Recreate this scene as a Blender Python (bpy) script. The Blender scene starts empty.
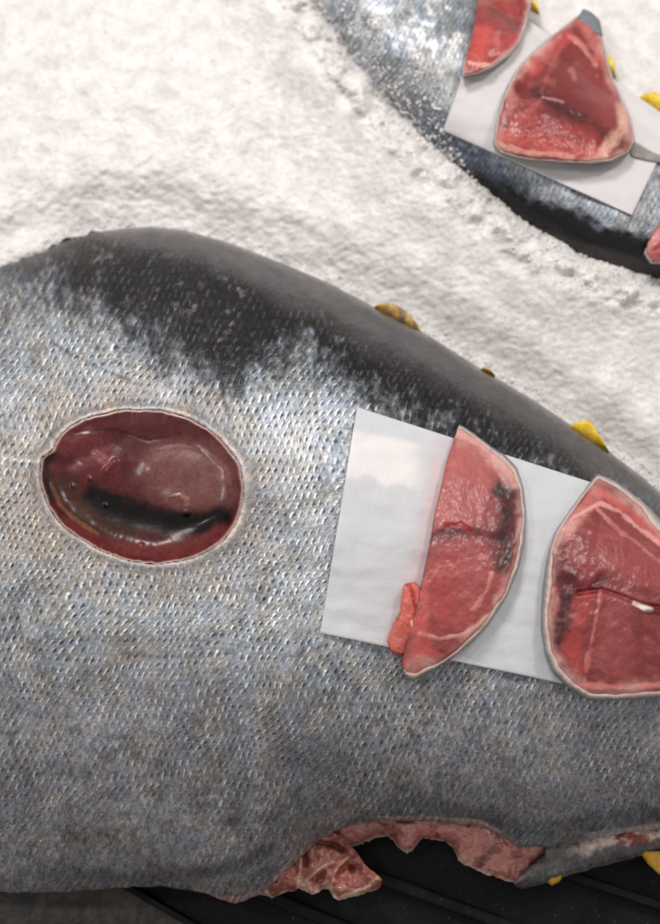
import bpy, math, random
import numpy as np
random.seed(7)
rng = np.random.default_rng(7)
scene = bpy.context.scene
COL = scene.collection

# ------------------------------------------------------------------ camera
TILT = math.radians(18); DIST = 0.90; HALF = 0.25
FPX = 330.0/(HALF/DIST)
AIM = np.array([0, 0, 0.12])
CAM = AIM + DIST*np.array([0, -math.sin(TILT), math.cos(TILT)])
FW = (AIM-CAM)/DIST
UP = np.array([0, math.cos(TILT), math.sin(TILT)])
cd = bpy.data.cameras.new('camera'); cam = bpy.data.objects.new('camera', cd)
COL.objects.link(cam); scene.camera = cam
cam.location = CAM.tolist(); cam.rotation_euler = (TILT, 0, 0)
cd.sensor_fit = 'HORIZONTAL'; cd.angle = 2*math.atan(HALF/DIST)
cd.clip_start = 0.02; cd.clip_end = 50
cd.dof.use_dof = True; cd.dof.focus_distance = 0.83; cd.dof.aperture_fstop = 5.0

def P(u, v, z):
    """point of the place at height z seen at photo position (u, v)"""
    u = np.asarray(u, float); v = np.asarray(v, float); z = np.asarray(z, float)
    a = (u-330)/FPX; b = (462-v)/FPX
    d = FW*np.ones(a.shape+(3,)) + a[..., None]*np.array([1, 0, 0]) + b[..., None]*UP
    k = (z-CAM[2])/d[..., 2]
    return CAM + d*k[..., None]
PX = 2*HALF/660.0

# ------------------------------------------------------------------ numpy noise
def _h(ix, iy, s):
    n = (ix.astype(np.int64)*374761393 + iy.astype(np.int64)*668265263 + s*1442695041) & 0xffffffff
    n = ((n ^ (n >> 13))*1274126177) & 0xffffffff
    return ((n ^ (n >> 16)) & 0xffff)/65535.0
def vnoise(x, y, s=0):
    ix = np.floor(x); iy = np.floor(y); fx = x-ix; fy = y-iy
    fx = fx*fx*(3-2*fx); fy = fy*fy*(3-2*fy)
    a = _h(ix, iy, s); b = _h(ix+1, iy, s); c = _h(ix, iy+1, s); d = _h(ix+1, iy+1, s)
    return (a*(1-fx)+b*fx)*(1-fy)+(c*(1-fx)+d*fx)*fy
def fbm(x, y, sc, s=0, o=4):
    """-1..1, feature size sc px"""
    r = 0; a = 1; t = 0
    for i in range(o):
        q = 2**i/sc; an = 0.6*i+0.3
        xx = x*math.cos(an)-y*math.sin(an); yy = x*math.sin(an)+y*math.cos(an)
        r = r+a*(vnoise(xx*q+17.3*i, yy*q-9.1*i, s+i)*2-1); t += a; a *= .55
    return r/t*1.6
def sst(a, b, x):
    t = np.clip((x-a)/(b-a), 0, 1); return t*t*(3-2*t)
def lin(c):
    c = np.array(c, float)/255.0
    return np.where(c <= .04045, c/12.92, ((c+.055)/1.055)**2.4)
def segd(u, v, pts):
    """distance to polyline"""
    best = np.full(np.shape(u), 1e9)
    for (x0, y0), (x1, y1) in zip(pts[:-1], pts[1:]):
        dx, dy = x1-x0, y1-y0; L = dx*dx+dy*dy+1e-9
        t = np.clip(((u-x0)*dx+(v-y0)*dy)/L, 0, 1)
        best = np.minimum(best, np.hypot(u-x0-t*dx, v-y0-t*dy))
    return best
def paint(u, v, col, z, strokes, seed=3):
    """strokes: (pts, width px, colour, strength, dz m, raggedness px)"""
    for k, (pts, w, c, s, dz, rg) in enumerate(strokes):
        if len(pts) == 1: pts = [pts[0], (pts[0][0]+.1, pts[0][1])]
        d0 = segd(u, v, pts); d = d0+rg*fbm(u, v, 9, seed+k*5, 4)
        m = 1-(sst(w*.35, w*1.15, d) if w < 4.5 else sst(0, w*1.4, d))
        if w > 4.5: m = np.minimum(1, m*1.45)*np.clip(.9+.35*fbm(u, v, 7, seed+k*5+2, 4), .2, 1.05)
        if c is not None: col[:] = col*(1-(m*s)[..., None])+lin(c)*(m*s)[..., None]
        if dz: z += dz*(1-sst(0, w*1.3, d0+.25*(d-d0)))
    return col, z

# ------------------------------------------------------------------ mesh helpers
def link(name, verts, faces, mat, parent=None, col=None, att=None, uv=None, smooth=True):
    me = bpy.data.meshes.new(name)
    verts = np.asarray(verts, np.float32).reshape(-1, 3)
    if isinstance(faces, np.ndarray) and faces.ndim == 2:
        n, k = faces.shape
        me.vertices.add(len(verts)); me.vertices.foreach_set('co', verts.ravel())
        me.loops.add(n*k); me.loops.foreach_set('vertex_index', faces.astype(np.int32).ravel())
        me.polygons.add(n); me.polygons.foreach_set('loop_start', np.arange(0, n*k, k, dtype=np.int32))
        try: me.polygons.foreach_set('loop_total', np.full(n, k, np.int32))
        except Exception: pass
        me.update(calc_edges=True)
    else:
        me.from_pydata(verts.tolist(), [], faces); me.update()
    me.validate()
    me.polygons.foreach_set('use_smooth', np.full(len(me.polygons), smooth))
    for nm, arr in (('Col', col), ('Att', att)):
        if arr is not None:
            arr = np.asarray(arr, np.float32).reshape(-1, 3)
            a = me.color_attributes.new(nm, 'FLOAT_COLOR', 'POINT')
            a.data.foreach_set('color', np.hstack([arr, np.ones((len(arr), 1), np.float32)]).ravel())
    if uv is not None:
        uv = np.asarray(uv, np.float32).reshape(-1, 2)
        l = me.uv_layers.new(name='UVMap')
        li = np.empty(len(me.loops), np.int32); me.loops.foreach_get('vertex_index', li)
        l.data.foreach_set('uv', uv[li].ravel())
    me.materials.append(mat)
    o = bpy.data.objects.new(name, me); COL.objects.link(o)
    if parent: o.parent = parent
    return o
def gridfaces(nr, nc, wrap=False, off=0, flip=False):
    r = np.arange(nr-1)[:, None]; c = np.arange(nc if wrap else nc-1)[None]
    c2 = (c+1) % nc
    f = np.stack([r*nc+c+0*r, r*nc+c2, (r+1)*nc+c2, (r+1)*nc+c], -1).reshape(-1, 4)+off
    return f[:, ::-1] if flip else f
def empty(name, loc, label, cat, group=None):
    o = bpy.data.objects.new(name, None); COL.objects.link(o)
    o.empty_display_size = .02
    o['label'] = label; o['category'] = cat
    if group: o['group'] = group
    o.location = loc
    return o
def adopt(root, *objs):
    for o in objs:
        o.parent = root
        o.matrix_parent_inverse.identity()
        loc = root.location
        me = o.data
        n = len(me.vertices); a = np.empty(n*3, np.float32); me.vertices.foreach_get('co', a)
        a = a.reshape(-1, 3)-np.array(loc, np.float32); me.vertices.foreach_set('co', a.ravel()); me.update()
def tag(o, label, cat, group=None):
    o['label'] = label; o['category'] = cat
    if group: o['group'] = group

# ------------------------------------------------------------------ node helpers
class X:
    """tiny algebra on shader sockets"""
    nt = None
    def __init__(s, k): s.k = k
    def _op(s, op, *a):
        n = X.nt.nodes.new('ShaderNodeMath'); n.operation = op
        for i, q in enumerate((s,)+a):
            if isinstance(q, X): X.nt.links.new(q.k, n.inputs[i])
            else: n.inputs[i].default_value = q
        return X(n.outputs[0])
    def __add__(s, o): return s._op('ADD', o)
    def __sub__(s, o): return s._op('SUBTRACT', o)
    def __mul__(s, o): return s._op('MULTIPLY', o)
    def __truediv__(s, o): return s._op('DIVIDE', o)
    def fl(s): return s._op('FLOOR')
    def fr(s): return s._op('FRACT')
    def sq(s): return s._op('SQRT')
    def mn(s, o): return s._op('MINIMUM', o)
    def mx(s, o): return s._op('MAXIMUM', o)
    def ss(s, a, b, lo=0., hi=1.):
        n = X.nt.nodes.new('ShaderNodeMapRange'); n.interpolation_type = 'SMOOTHSTEP'
        X.nt.links.new(s.k, n.inputs[0])
        for i, q in zip((1, 2, 3, 4), (a, b, lo, hi)): n.inputs[i].default_value = q
        return X(n.outputs[0])
def noise(vec, scale, detail=3, rough=.55, dim='2D', dist=0.):
    n = X.nt.nodes.new('ShaderNodeTexNoise'); n.noise_dimensions = dim
    X.nt.links.new(vec, n.inputs['Vector'])
    n.inputs['Scale'].default_value = scale; n.inputs['Detail'].default_value = detail
    n.inputs['Roughness'].default_value = rough; n.inputs['Distortion'].default_value = dist
    return X(n.outputs[0])
def newmat(name):
    m = bpy.data.materials.new(name); m.use_nodes = True
    nt = m.node_tree; X.nt = nt
    return m, nt, nt.nodes['Principled BSDF']
def attr(name):
    n = X.nt.nodes.new('ShaderNodeAttribute'); n.attribute_name = name; return n
def sep(sock):
    n = X.nt.nodes.new('ShaderNodeSeparateXYZ'); X.nt.links.new(sock, n.inputs[0])
    return [X(n.outputs[i]) for i in range(3)]
def comb(x, y, z=0.):
    n = X.nt.nodes.new('ShaderNodeCombineXYZ')
    for i, q in enumerate((x, y, z)):
        if isinstance(q, X): X.nt.links.new(q.k, n.inputs[i])
        else: n.inputs[i].default_value = q
    return n.outputs[0]
def scalecol(colsock, f):
    n = X.nt.nodes.new('ShaderNodeVectorMath'); n.operation = 'SCALE'
    X.nt.links.new(colsock, n.inputs[0])
    if isinstance(f, X): X.nt.links.new(f.k, n.inputs['Scale'])
    else: n.inputs['Scale'].default_value = f
    return n.outputs[0]
def mixc(f, a, b):
    n = X.nt.nodes.new('ShaderNodeMix'); n.data_type = 'RGBA'
    if isinstance(f, X): X.nt.links.new(f.k, n.inputs[0])
    else: n.inputs[0].default_value = f
    for i, q in ((6, a), (7, b)):
        if isinstance(q, (tuple, list, np.ndarray)): n.inputs[i].default_value = (*[float(t) for t in q[:3]], 1)
        else: X.nt.links.new(q, n.inputs[i])
    return n.outputs[2]
def bump(h, dist, strength=1., prev=None):
    n = X.nt.nodes.new('ShaderNodeBump'); X.nt.links.new(h.k, n.inputs['Height'])
    n.inputs['Distance'].default_value = dist; n.inputs['Strength'].default_value = strength
    if prev: X.nt.links.new(prev, n.inputs['Normal'])
    return n.outputs[0]
def setp(b, **k):
    for q, val in k.items():
        q = q.replace('_', ' ')
        if isinstance(val, X): X.nt.links.new(val.k, b.inputs[q])
        elif hasattr(val, 'node'): X.nt.links.new(val, b.inputs[q])
        else: b.inputs[q].default_value = val

# fish skin: colour / masks come from per-vertex pigment, the scale lattice from surface UVs (1 unit = 100 px)
def skin_material(name, sx=7.4, sy=8.6, slant=.35, metal=.25):
    m, nt, b = newmat(name)
    uv = nt.nodes.new('ShaderNodeUVMap').outputs[0]
    U, V, _ = sep(uv)
    pu = U*100.; pv = V*100.
    w1 = noise(uv, 1.1, 1); w2 = noise(comb(U+31., V+11.), 1.1, 1)
    w3 = noise(comb(U+3., V+51.), 14, 2); w4 = noise(comb(U+83., V+5.), 14, 2)
    pu = pu+(w1-.5)*26.+(w3-.5)*2.; pv = pv+(w2-.5)*26.+(w4-.5)*2.
    A = sep(attr('Att').outputs[1])          # rough, scale strength, grain
    ca = (pu+pv*.18)/sx; cb = pv/sy
    row = cb.fl()
    ca = ca+(row*.5).fr()
    fu = ca.fr()-.5; fv = cb.fr()-.5
    fu2 = fu+fv*slant
    d = fu2._op('ABSOLUTE')*2.7+fv._op('ABSOLUTE')*2.0
    spot = d.ss(.25, 1.05, 1., 0.)
    wn = nt.nodes.new('ShaderNodeTexWhiteNoise'); wn.noise_dimensions = '2D'
    nt.links.new(comb(ca.fl(), row), wn.inputs['Vector']); rnd = X(wn.outputs[0])
    wn2 = nt.nodes.new('ShaderNodeTexWhiteNoise'); wn2.noise_dimensions = '2D'
    nt.links.new(comb(ca.fl()+77., row+13.), wn2.inputs['Vector']); rnd2 = X(wn2.outputs[0])
    patch = noise(comb(U+7., V+3.), 5, 4, .6).ss(.38, .58)
    st = A[1]*(patch*.6+.4)
    dark = spot*(rnd*.4+.6)*st
    # lower-left lip of each scale, its glint painted into the colour
    lip = ((fu2+.30)._op('ABSOLUTE')).ss(.05, .24, 1., 0.)*(fv+.0)._op('ABSOLUTE').ss(.2, .48, 1., 0.)
    g1 = noise(uv, 38, 3, .6); g2 = noise(comb(U*1.0, V*.55), 22, 3, .6); g3 = noise(uv, 90, 2, .5)
    grain = (g1-.5)*1.6+(g2-.5)*1.6+(g3-.5)*.9
    fac = (A[2]*grain*1.35+1.)*(dark*-.9+1.)*(lip*st*(rnd2*.8+.25)*1.5+.94)
    fac = fac.mx(.08)
    base = scalecol(attr('Col').outputs[0], fac)
    tn = noise(comb(U+19., V+8.), 3.2, 3); ti = (tn.ss(.35, .65)+(rnd-.5)*.7).mx(0.).mn(1.)
    tv_ = nt.nodes.new('ShaderNodeVectorMath'); tv_.operation = 'MULTIPLY'
    nt.links.new(base, tv_.inputs[0]); nt.links.new(mixc(ti, (1.055, 1.0, .945), (.945, .99, 1.07)), tv_.inputs[1]); base = tv_.outputs[0]
    va = nt.nodes.new('ShaderNodeVectorMath'); va.operation = 'ADD'; nt.links.new(base, va.inputs[0])
    ad = lip*st*rnd2*.11
    nt.links.new(comb(ad*.95, ad, ad*1.08), va.inputs[1]); base = va.outputs[0]
    setp(b, Base_Color=base, Roughness=(A[0]+(g1-.5)*.25+dark*.15).mx(.12), Metallic=metal, Specular_IOR_Level=.38)
    n1 = bump(spot*st*-1.+lip*st*.6, .0009, .45)
    n2 = bump(g1*.5+g2*.6+g3*.25, .0011, .35, n1)
    fine = noise(uv, 9, 3)
    n3 = bump(fine, .003, .35, n2)
    setp(b, Normal=n3)
    setp(b, Coat_Weight=.10, Coat_Roughness=.15)
    return m
M_skin = skin_material('silver_scale_skin')
M_skin2 = skin_material('mottled_fish_skin', 6.0, 7.0, .5)

def flesh_material(name, rough=.28, coat=.7, sss=.15, bd=.0012, grain=.22, gs=30):
    m, nt, b = newmat(name)
    uv = nt.nodes.new('ShaderNodeUVMap').outputs[0]
    U, V, _ = sep(uv)
    g1 = noise(uv, gs, 4, .65); g2 = noise(uv, 11, 3, .55, dist=.6); g3 = noise(uv, 75, 2)
    fac = ((g1-.5)*(2.2*grain)+(g2-.5)*(2*grain)+(g3-.5)*(2.2*grain)+1.).mx(.1)
    setp(b, Base_Color=scalecol(attr('Col').outputs[0], fac), Roughness=(g1-.5)*.3+rough,
         Subsurface_Weight=sss, Subsurface_Scale=.004, Coat_Weight=coat, Coat_Roughness=.22 if coat < .44 else .06)
    b.inputs['Subsurface Radius'].default_value = (1., .35, .2)
    n1 = bump(g2, bd*1.1, .5); n2 = bump(g1*.8+g3*.3, bd, .6, n1)
    setp(b, Normal=n2)
    return m
M_flesh = flesh_material('raw_tuna_flesh', .4, .22, .14, .00018, .16)
M_flesh.node_tree.nodes['Principled BSDF'].inputs['Specular IOR Level'].default_value = .35
M_wound = flesh_material('wet_dark_flesh', .3, .4, .03, .00035, .34, 26)
M_wound.node_tree.nodes['Principled BSDF'].inputs['Specular IOR Level'].default_value = .1
M_torn = flesh_material('torn_flesh', .3, .6, .1, .0012, .12, 16)
M_rim = flesh_material('pale_fat_and_skin', .45, .25, .12, .001, .12)
M_fin = flesh_material('yellow_finlet', .4, .4, .05, .0008, .3, 20)

def ice_material(name, r, sw):
    m, nt, b = newmat(name)
    tc = nt.nodes.new('ShaderNodeTexCoord').outputs['Object']
    g1 = noise(tc, 260, 3, .6, '3D'); g2 = noise(tc, 60, 3, .55, '3D')
    g3 = noise(tc, 700, 2, .6, '3D')
    c = mixc((g2*.5+g3*.3+g1*.2).ss(.36, .62), lin((208, 204, 202)), lin((236, 231, 228)))
    setp(b, Base_Color=c, Roughness=(g1-.5)*.4+r-.1, Subsurface_Weight=sw, Subsurface_Scale=.008, Specular_IOR_Level=.4)
    b.inputs['Subsurface Radius'].default_value = (1, 1, 1)
    b.inputs['IOR'].default_value = 1.31
    setp(b, Normal=bump(g1, .0016, .6, bump(g2, .002, .2)))
    return m
M_ice = ice_material('packed_crushed_ice', .4, .5)
M_icec = ice_material('ice_crystal', .25, 0.)

def paper_material():
    m, nt, b = newmat('damp_white_paper')
    uv = nt.nodes.new('ShaderNodeUVMap').outputs[0]
    f = noise(uv, 60, 4, .6); g = noise(uv, 6, 3)
    fac = (f-.5)*.1+(g-.5)*.1+1.
    setp(b, Base_Color=scalecol(attr('Col').outputs[0], fac), Roughness=.75, Specular_IOR_Level=.25,
         Normal=bump(f, .0004, .4, bump(g, .002, .3)))
    return m
M_paper = paper_material()

def tray_material():
    m, nt, b = newmat('scuffed_black_plastic')
    tc = nt.nodes.new('ShaderNodeTexCoord').outputs['Object']
    g = noise(tc, 30, 5, .65, '3D'); h = noise(tc, 420, 3, .7, '3D'); k = noise(tc, 120, 4, .6, '3D')
    spk = h.ss(.64, .74)*k.ss(.45, .6)
    c = mixc(g.ss(.4, .75), (.003, .003, .0035), (.010, .010, .010))
    c = mixc(spk*.7, c, (.25, .25, .24))  # pale specks: scuffs and crumbs, with wet glints painted into the colour
    setp(b, Base_Color=c, Specular_IOR_Level=.15, Roughness=g.ss(.3, .7, .35, .65), Normal=bump(k+h*.5, .0012, .5))
    return m
M_tray = tray_material()
def counter_material():
    m, nt, b = newmat('mottled_brown_counter')
    tc = nt.nodes.new('ShaderNodeTexCoord').outputs['Object']
    g = noise(tc, 110, 4, .65, '3D', .6); h = noise(tc, 170, 3, .6, '3D')
    c = mixc(g.ss(.42, .62), (.004, .004, .003), (.055, .03, .016))
    c = mixc(h.ss(.58, .7)*.6, c, (.06, .05, .022))
    setp(b, Base_Color=c, Roughness=.35, Normal=bump(g, .001, .3))
    return m
M_counter = counter_material()

# ================================================================== FISH 1
DT = np.array([(-320,400),(-220,345),(-60,285),(0,266),(30,256),(60,243),(95,231),(150,226),(185,230),(230,243),(270,258),(330,283),
    (380,310),(430,336),(480,368),(530,398),(590,437),(640,475),(660,492),(720,540),(900,680)], float)
DB = np.array([(-320,800),(-220,860),(-60,887),(0,893),(60,893),(120,888),(160,886),(200,892),(235,904),(262,894),(290,868),(320,840),(345,827),
    (380,821),(430,822),(480,826),(500,836),(520,848),(560,846),(600,838),(660,829),(760,815),(900,800)], float)
def dtop(u): return np.interp(u, DT[:, 0], DT[:, 1])
def dbot(u): return np.interp(u, DB[:, 0], DB[:, 1])
WC = (142, 486)
WO = np.array([(40,474),(42,458),(53,451),(60,436),(76,424),(106,414),(140,411),(170,413),(199,424),(225,445),(239,466),(243,492),(238,517),
    (225,538),(199,555),(170,562),(140,562),(115,555),(85,540),(59,521),(45,496)], float)
def wound_r(u, v):
    """1 at the wound's outline"""
    a = np.arctan2(WO[:, 1]-WC[1], WO[:, 0]-WC[0]); r = np.hypot(WO[:, 0]-WC[0], WO[:, 1]-WC[1])
    o = np.argsort(a); a = a[o]; r = r[o]
    a = np.r_[a-2*np.pi, a, a+2*np.pi]; r = np.r_[r, r, r]
    A = np.arctan2(v-WC[1], u-WC[0])
    return np.hypot(u-WC[0], v-WC[1])/np.interp(A, a, r)
def f1_z0(u, v):
    tp = dtop(u); bt = dbot(u); t = np.clip((v-tp)/(bt-tp), 0, 1)
    H = np.interp(u, [-320, -200, 0, 350, 700, 900], [.05, .10, .125, .12, .08, .03])
    s = np.abs(2*t-1)
    prof = (1-s**2.2)**.55
    zm = .088*(1-t)+.045*t
    return zm+H*prof+.0012*fbm(u, v, 60, 5, 3)

us = np.arange(-320, 901, 2.0); T = 360
tt = 0.5-0.5*np.cos(np.linspace(0, np.pi, T)); tt = .35*tt+.65*np.linspace(0, 1, T)
U, TT = np.meshgrid(us, tt)
tp = dtop(U)+4.5*fbm(U, U*0, 11, 55, 4)*sst(130, 80, U)+.5*fbm(U, U*0, 10, 56, 3); bt = dbot(U)+1.0*fbm(U, U*0, 8, 57, 3)
V = tp+(bt-tp)*TT
Z = f1_z0(U, V)
t = TT
wr = wound_r(U, V)
# --- pigment, with sheen painted in
n8 = fbm(U, V, 8, 11); n25 = fbm(U, V, 25, 12); n60 = fbm(U, V, 70, 13); n4 = fbm(U, V, 4, 14, 3)
ns = fbm(U*1.6, V*.7, 9, 15)
blk = np.interp(U, [-300,0,60,120,180,235,270,310,350,400,500,600,700,900], [300,290,308,335,362,402,362,352,388,425,470,505,560,700])
bd = V-blk+ns*20+n25*10+n8*5
silver = .6*sst(-40, 34, bd+n4*7+n8*5-n25*6)+.4*sst(-16, 30, bd+n4*10+n8*8)
sil_c = lin((140,142,144))
warm = np.exp(-(((wr-1.15)/.35)**2))
lowg = sst(610, 800, V+n25*18+n60*30)
col = np.ones(U.shape+(3,))*sil_c
brt = np.clip(1.0+.24*n60+.22*n25+.24*n8+.2*n4, .25, 3)
col *= brt[..., None]
ub_ = sst(600, 420, V)*sst(60, 200, U+n60*40)*.5
col = col*(1-ub_[..., None])+col*np.array([.90, 1.0, 1.12])*ub_[..., None]
def mx(c, m): col[:] = col*(1-m[..., None])+lin(c)*m[..., None]
# sheen of the flank painted into the colour as bright patches
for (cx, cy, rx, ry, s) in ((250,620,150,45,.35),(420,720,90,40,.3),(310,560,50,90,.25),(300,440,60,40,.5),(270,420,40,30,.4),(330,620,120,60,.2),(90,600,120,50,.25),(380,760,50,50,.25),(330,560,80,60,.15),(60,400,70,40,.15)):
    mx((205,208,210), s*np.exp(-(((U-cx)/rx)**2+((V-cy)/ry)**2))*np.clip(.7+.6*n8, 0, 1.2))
mx((150,138,128), .6*warm*np.clip(.8+.5*n8, 0, 1))
mx((160,146,134), .45*np.exp(-(((U-30)/90)**2+((V-520)/60)**2)))
mx((126,123,125), .85*lowg)
col *= np.clip(1+.24*lowg*n25+.26*lowg*n8+.12*lowg*n60+.22*lowg*n4, .2, 3)[..., None]
for (cx, cy, rx, ry, s) in ((315,755,45,22,.55),(300,765,25,12,.4),(200,700,30,16,.3),(560,790,70,25,.35),(430,840,40,10,.5),(120,640,90,10,.35),(150,690,60,20,.25),(620,740,60,30,.25)):
    mx((62,66,72), s*np.exp(-(((U-cx)/rx)**2+((V-cy)/ry)**2))*np.clip(.75+.9*n8, 0, 1))
for (cx, cy, rx, ry, s) in ((30,730,30,18,.4),(110,715,26,16,.4),(520,745,60,20,.3),(170,860,50,10,.3),(380,775,26,26,.35)):
    mx((165,163,163), s*np.exp(-(((U-cx)/rx)**2+((V-cy)/ry)**2))*np.clip(.7+.9*n8, 0, 1))
# dark back
bk = np.ones_like(col)*lin((24,21,22))
bk *= np.clip(1+.5*n25+.5*n8+.5*n4, .2, 3)[..., None]
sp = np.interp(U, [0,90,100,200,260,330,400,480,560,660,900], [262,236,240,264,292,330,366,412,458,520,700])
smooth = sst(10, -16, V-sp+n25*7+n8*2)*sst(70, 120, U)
bk = bk*(1-smooth[..., None])+lin((66,63,64))*smooth[..., None]*np.clip(1+.35*fbm(U*.5+V*.45, V*1.2-U*.75, 14, 33)+.15*n8+.5*sst(60, 0, V-dtop(U)), .3, 2)[..., None]  # smooth ridge skin, its reflected light painted in as a lighter strip
spk = .7*sst(.45, 1.1, fbm(U, V, 6, 31, 5)+.35*n25)*sst(90, 20, V-dtop(U)-60)*(1-smooth)
bk = bk*(1-.6*spk[..., None])+lin((150,150,148))*.6*spk[..., None]
fl = sst(.2, 1.0, n8+.5*n25+.4*n4)*sst(-60, -10, bd)*(1-smooth)
bk = bk*(1-.45*fl[..., None])+lin((110,108,108))*.45*fl[..., None]
blue = sst(-45, -5, bd)*sst(200, 80, U)
bk = bk*(1-.45*blue[..., None])+lin((92,95,104))*.45*blue[..., None]
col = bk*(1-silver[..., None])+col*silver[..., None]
rgh = .42*silver+.40*(1-silver)*(1-smooth)+.22*(1-silver)*smooth
scs = silver*(1-.5*lowg*(.6+.6*sst(-.4, .6, n60))-.2*sst(780, 850, V))+.55*(1-silver)*(1-smooth)+.3*sst(-70,-5,bd)*(1-silver)
scs = scs*(1-.35*sst(180, -40, U)*sst(520, 380, V))
gr = .42+.10*(1-silver)*(1-smooth)-.28*(1-silver)*smooth
gr = gr*(1+.3*lowg)
zz = Z.copy()
pst = [([(-60,450),(0,457),(20,461),(44,462)], 1.8, (215,205,195), .7, .0004, .8),
       ([(48,340),(75,356),(110,372),(130,380)], 1.5, (38,38,42), .7, -.0006, 1.0),
       ([(120,654),(160,658),(215,656)], 2.0, (105,92,88), .55, -.0004, 1.2),
       ([(150,641),(190,640),(235,645)], 1.5, (100,90,88), .4, -.0003, 1.2),
       ([(120,640),(140,652),(115,662),(90,668)], 9, (120,100,92), .35, 0, 3),
       ([(60,873),(130,880),(200,874),(240,868),(270,852)], 8, (82,80,83), .6, -.002, 3),
       ([(430,806),(470,815),(520,830),(560,828),(620,818),(660,815)], 8, (84,84,88), .5, -.001, 4),
       ([(196,893),(225,902),(245,900),(263,892),(285,870)], 5, (196,160,158), .8, .0005, 2),
       ([(380,818),(430,818),(480,822),(500,832)], 2.2, (196,165,158), .7, 0, 1),
       ([(590,836),(625,830),(665,826),(760,814)], 2.8, (205,190,182), .6, 0, 1.5)]
col, zz = paint(U, V, col, zz, pst, 41)
# wound rim and the pit beneath it
rim = np.exp(-(((wr-1.03)/.035)**2))*np.clip(.8+.6*n8, .2, 1)
mx((206,186,176), np.clip(.35+.8*fbm(U, V, 24, 45), .0, .8)*rim)
rim2 = np.exp(-(((wr-1.12)/.06)**2))
mx((96,78,68), .35*rim2*np.clip(.5+n8, 0, 1))
scs *= sst(1.0, 1.2, wr); zz = zz+.0012*np.exp(-(((wr-1.04)/.05)**2))
pit = sst(1.0, .94, wr)
zz -= .040*pit
dens = np.stack([rgh, np.clip(scs, 0, 1), gr], -1)
top = P(U, V, zz)
# under side of the body
NU = 40
ph = np.linspace(0, 1, NU)[1:-1][:, None]
ub = us[None]+0*ph
vt1 = tp[-1][None]; vt0 = tp[0][None]
zb1 = Z[-1][None]; zb0 = Z[0][None]
pb = P(us, bt[-1], zz[-1]); pt = P(us, tp[0], zz[0])
s = ph[..., None]
under = pb[None]*(1-s)+pt[None]*s
under[..., 2] -= (.055*np.sqrt(np.clip(1-(2*ph-1)**2, 0, 1)))*np.interp(us, [-320, 0, 700, 900], [.4, .8, .8, .3])[None]
allv = np.concatenate([top, under], 0)
nR = allv.shape[0]
ucol = np.ones(under.shape)*lin((150, 148, 145)); udens = np.ones(under.shape)*np.array([.4, .2, .3])
uvs = np.stack([U/100, V/100], -1); uuv = np.stack([ub/100, 9+ph*2+0*ub], -1)
f = gridfaces(nR, len(us))
# close the ring (last row to first row)
c = np.arange(len(us)-1); lastr = (nR-1)*len(us)
f = np.concatenate([f, np.stack([lastr+c, lastr+c+1, c+1, c], -1)])
f = f[:, ::-1]
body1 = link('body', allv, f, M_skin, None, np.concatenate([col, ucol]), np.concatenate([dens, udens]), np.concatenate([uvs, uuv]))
tuna1 = empty('tuna', P(200, 560, .01).tolist(), 'large silver tuna with a dark back and an oval red cut in its side', 'fish', 'whole tuna laid out on the ice')

# --- oval cut: a glossy pit
NA, NRr = 260, 100
rr = np.linspace(0, 1, NRr)[:, None]; aa = np.linspace(-np.pi, np.pi, NA, endpoint=False)[None]
a0 = np.arctan2(WO[:, 1]-WC[1], WO[:, 0]-WC[0]); r0 = np.hypot(WO[:, 0]-WC[0], WO[:, 1]-WC[1]); o = np.argsort(a0)
R = np.interp(aa, np.r_[a0[o]-2*np.pi, a0[o], a0[o]+2*np.pi], np.r_[r0[o], r0[o], r0[o]])
R = (R+.8*fbm(np.cos(aa)*90, np.sin(aa)*90, 9, 61))
Uw = WC[0]+np.cos(aa)*R*rr*1.0; Vw = WC[1]+np.sin(aa)*R*rr
zf = f1_z0(Uw, Vw)
rw = rr+0*Uw
dep = .005+.018*np.clip((Vw-415)/150, 0, 1)+.003*np.clip((90-Uw)/50, 0, 1)
zw = zf+.0008-dep*(1-np.clip(rw, 0, 1)**7)
cw = np.ones(Uw.shape+(3,))*lin((78, 28, 30))
cw *= (1+.22*fbm(Uw, Vw, 22, 62)+.15*fbm(Uw, Vw, 7, 63))[..., None]
Z2 = lambda x, y: (x/2.357, y/2.357+360)
def pz(*p): return [Z2(*q) for q in p]
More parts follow.
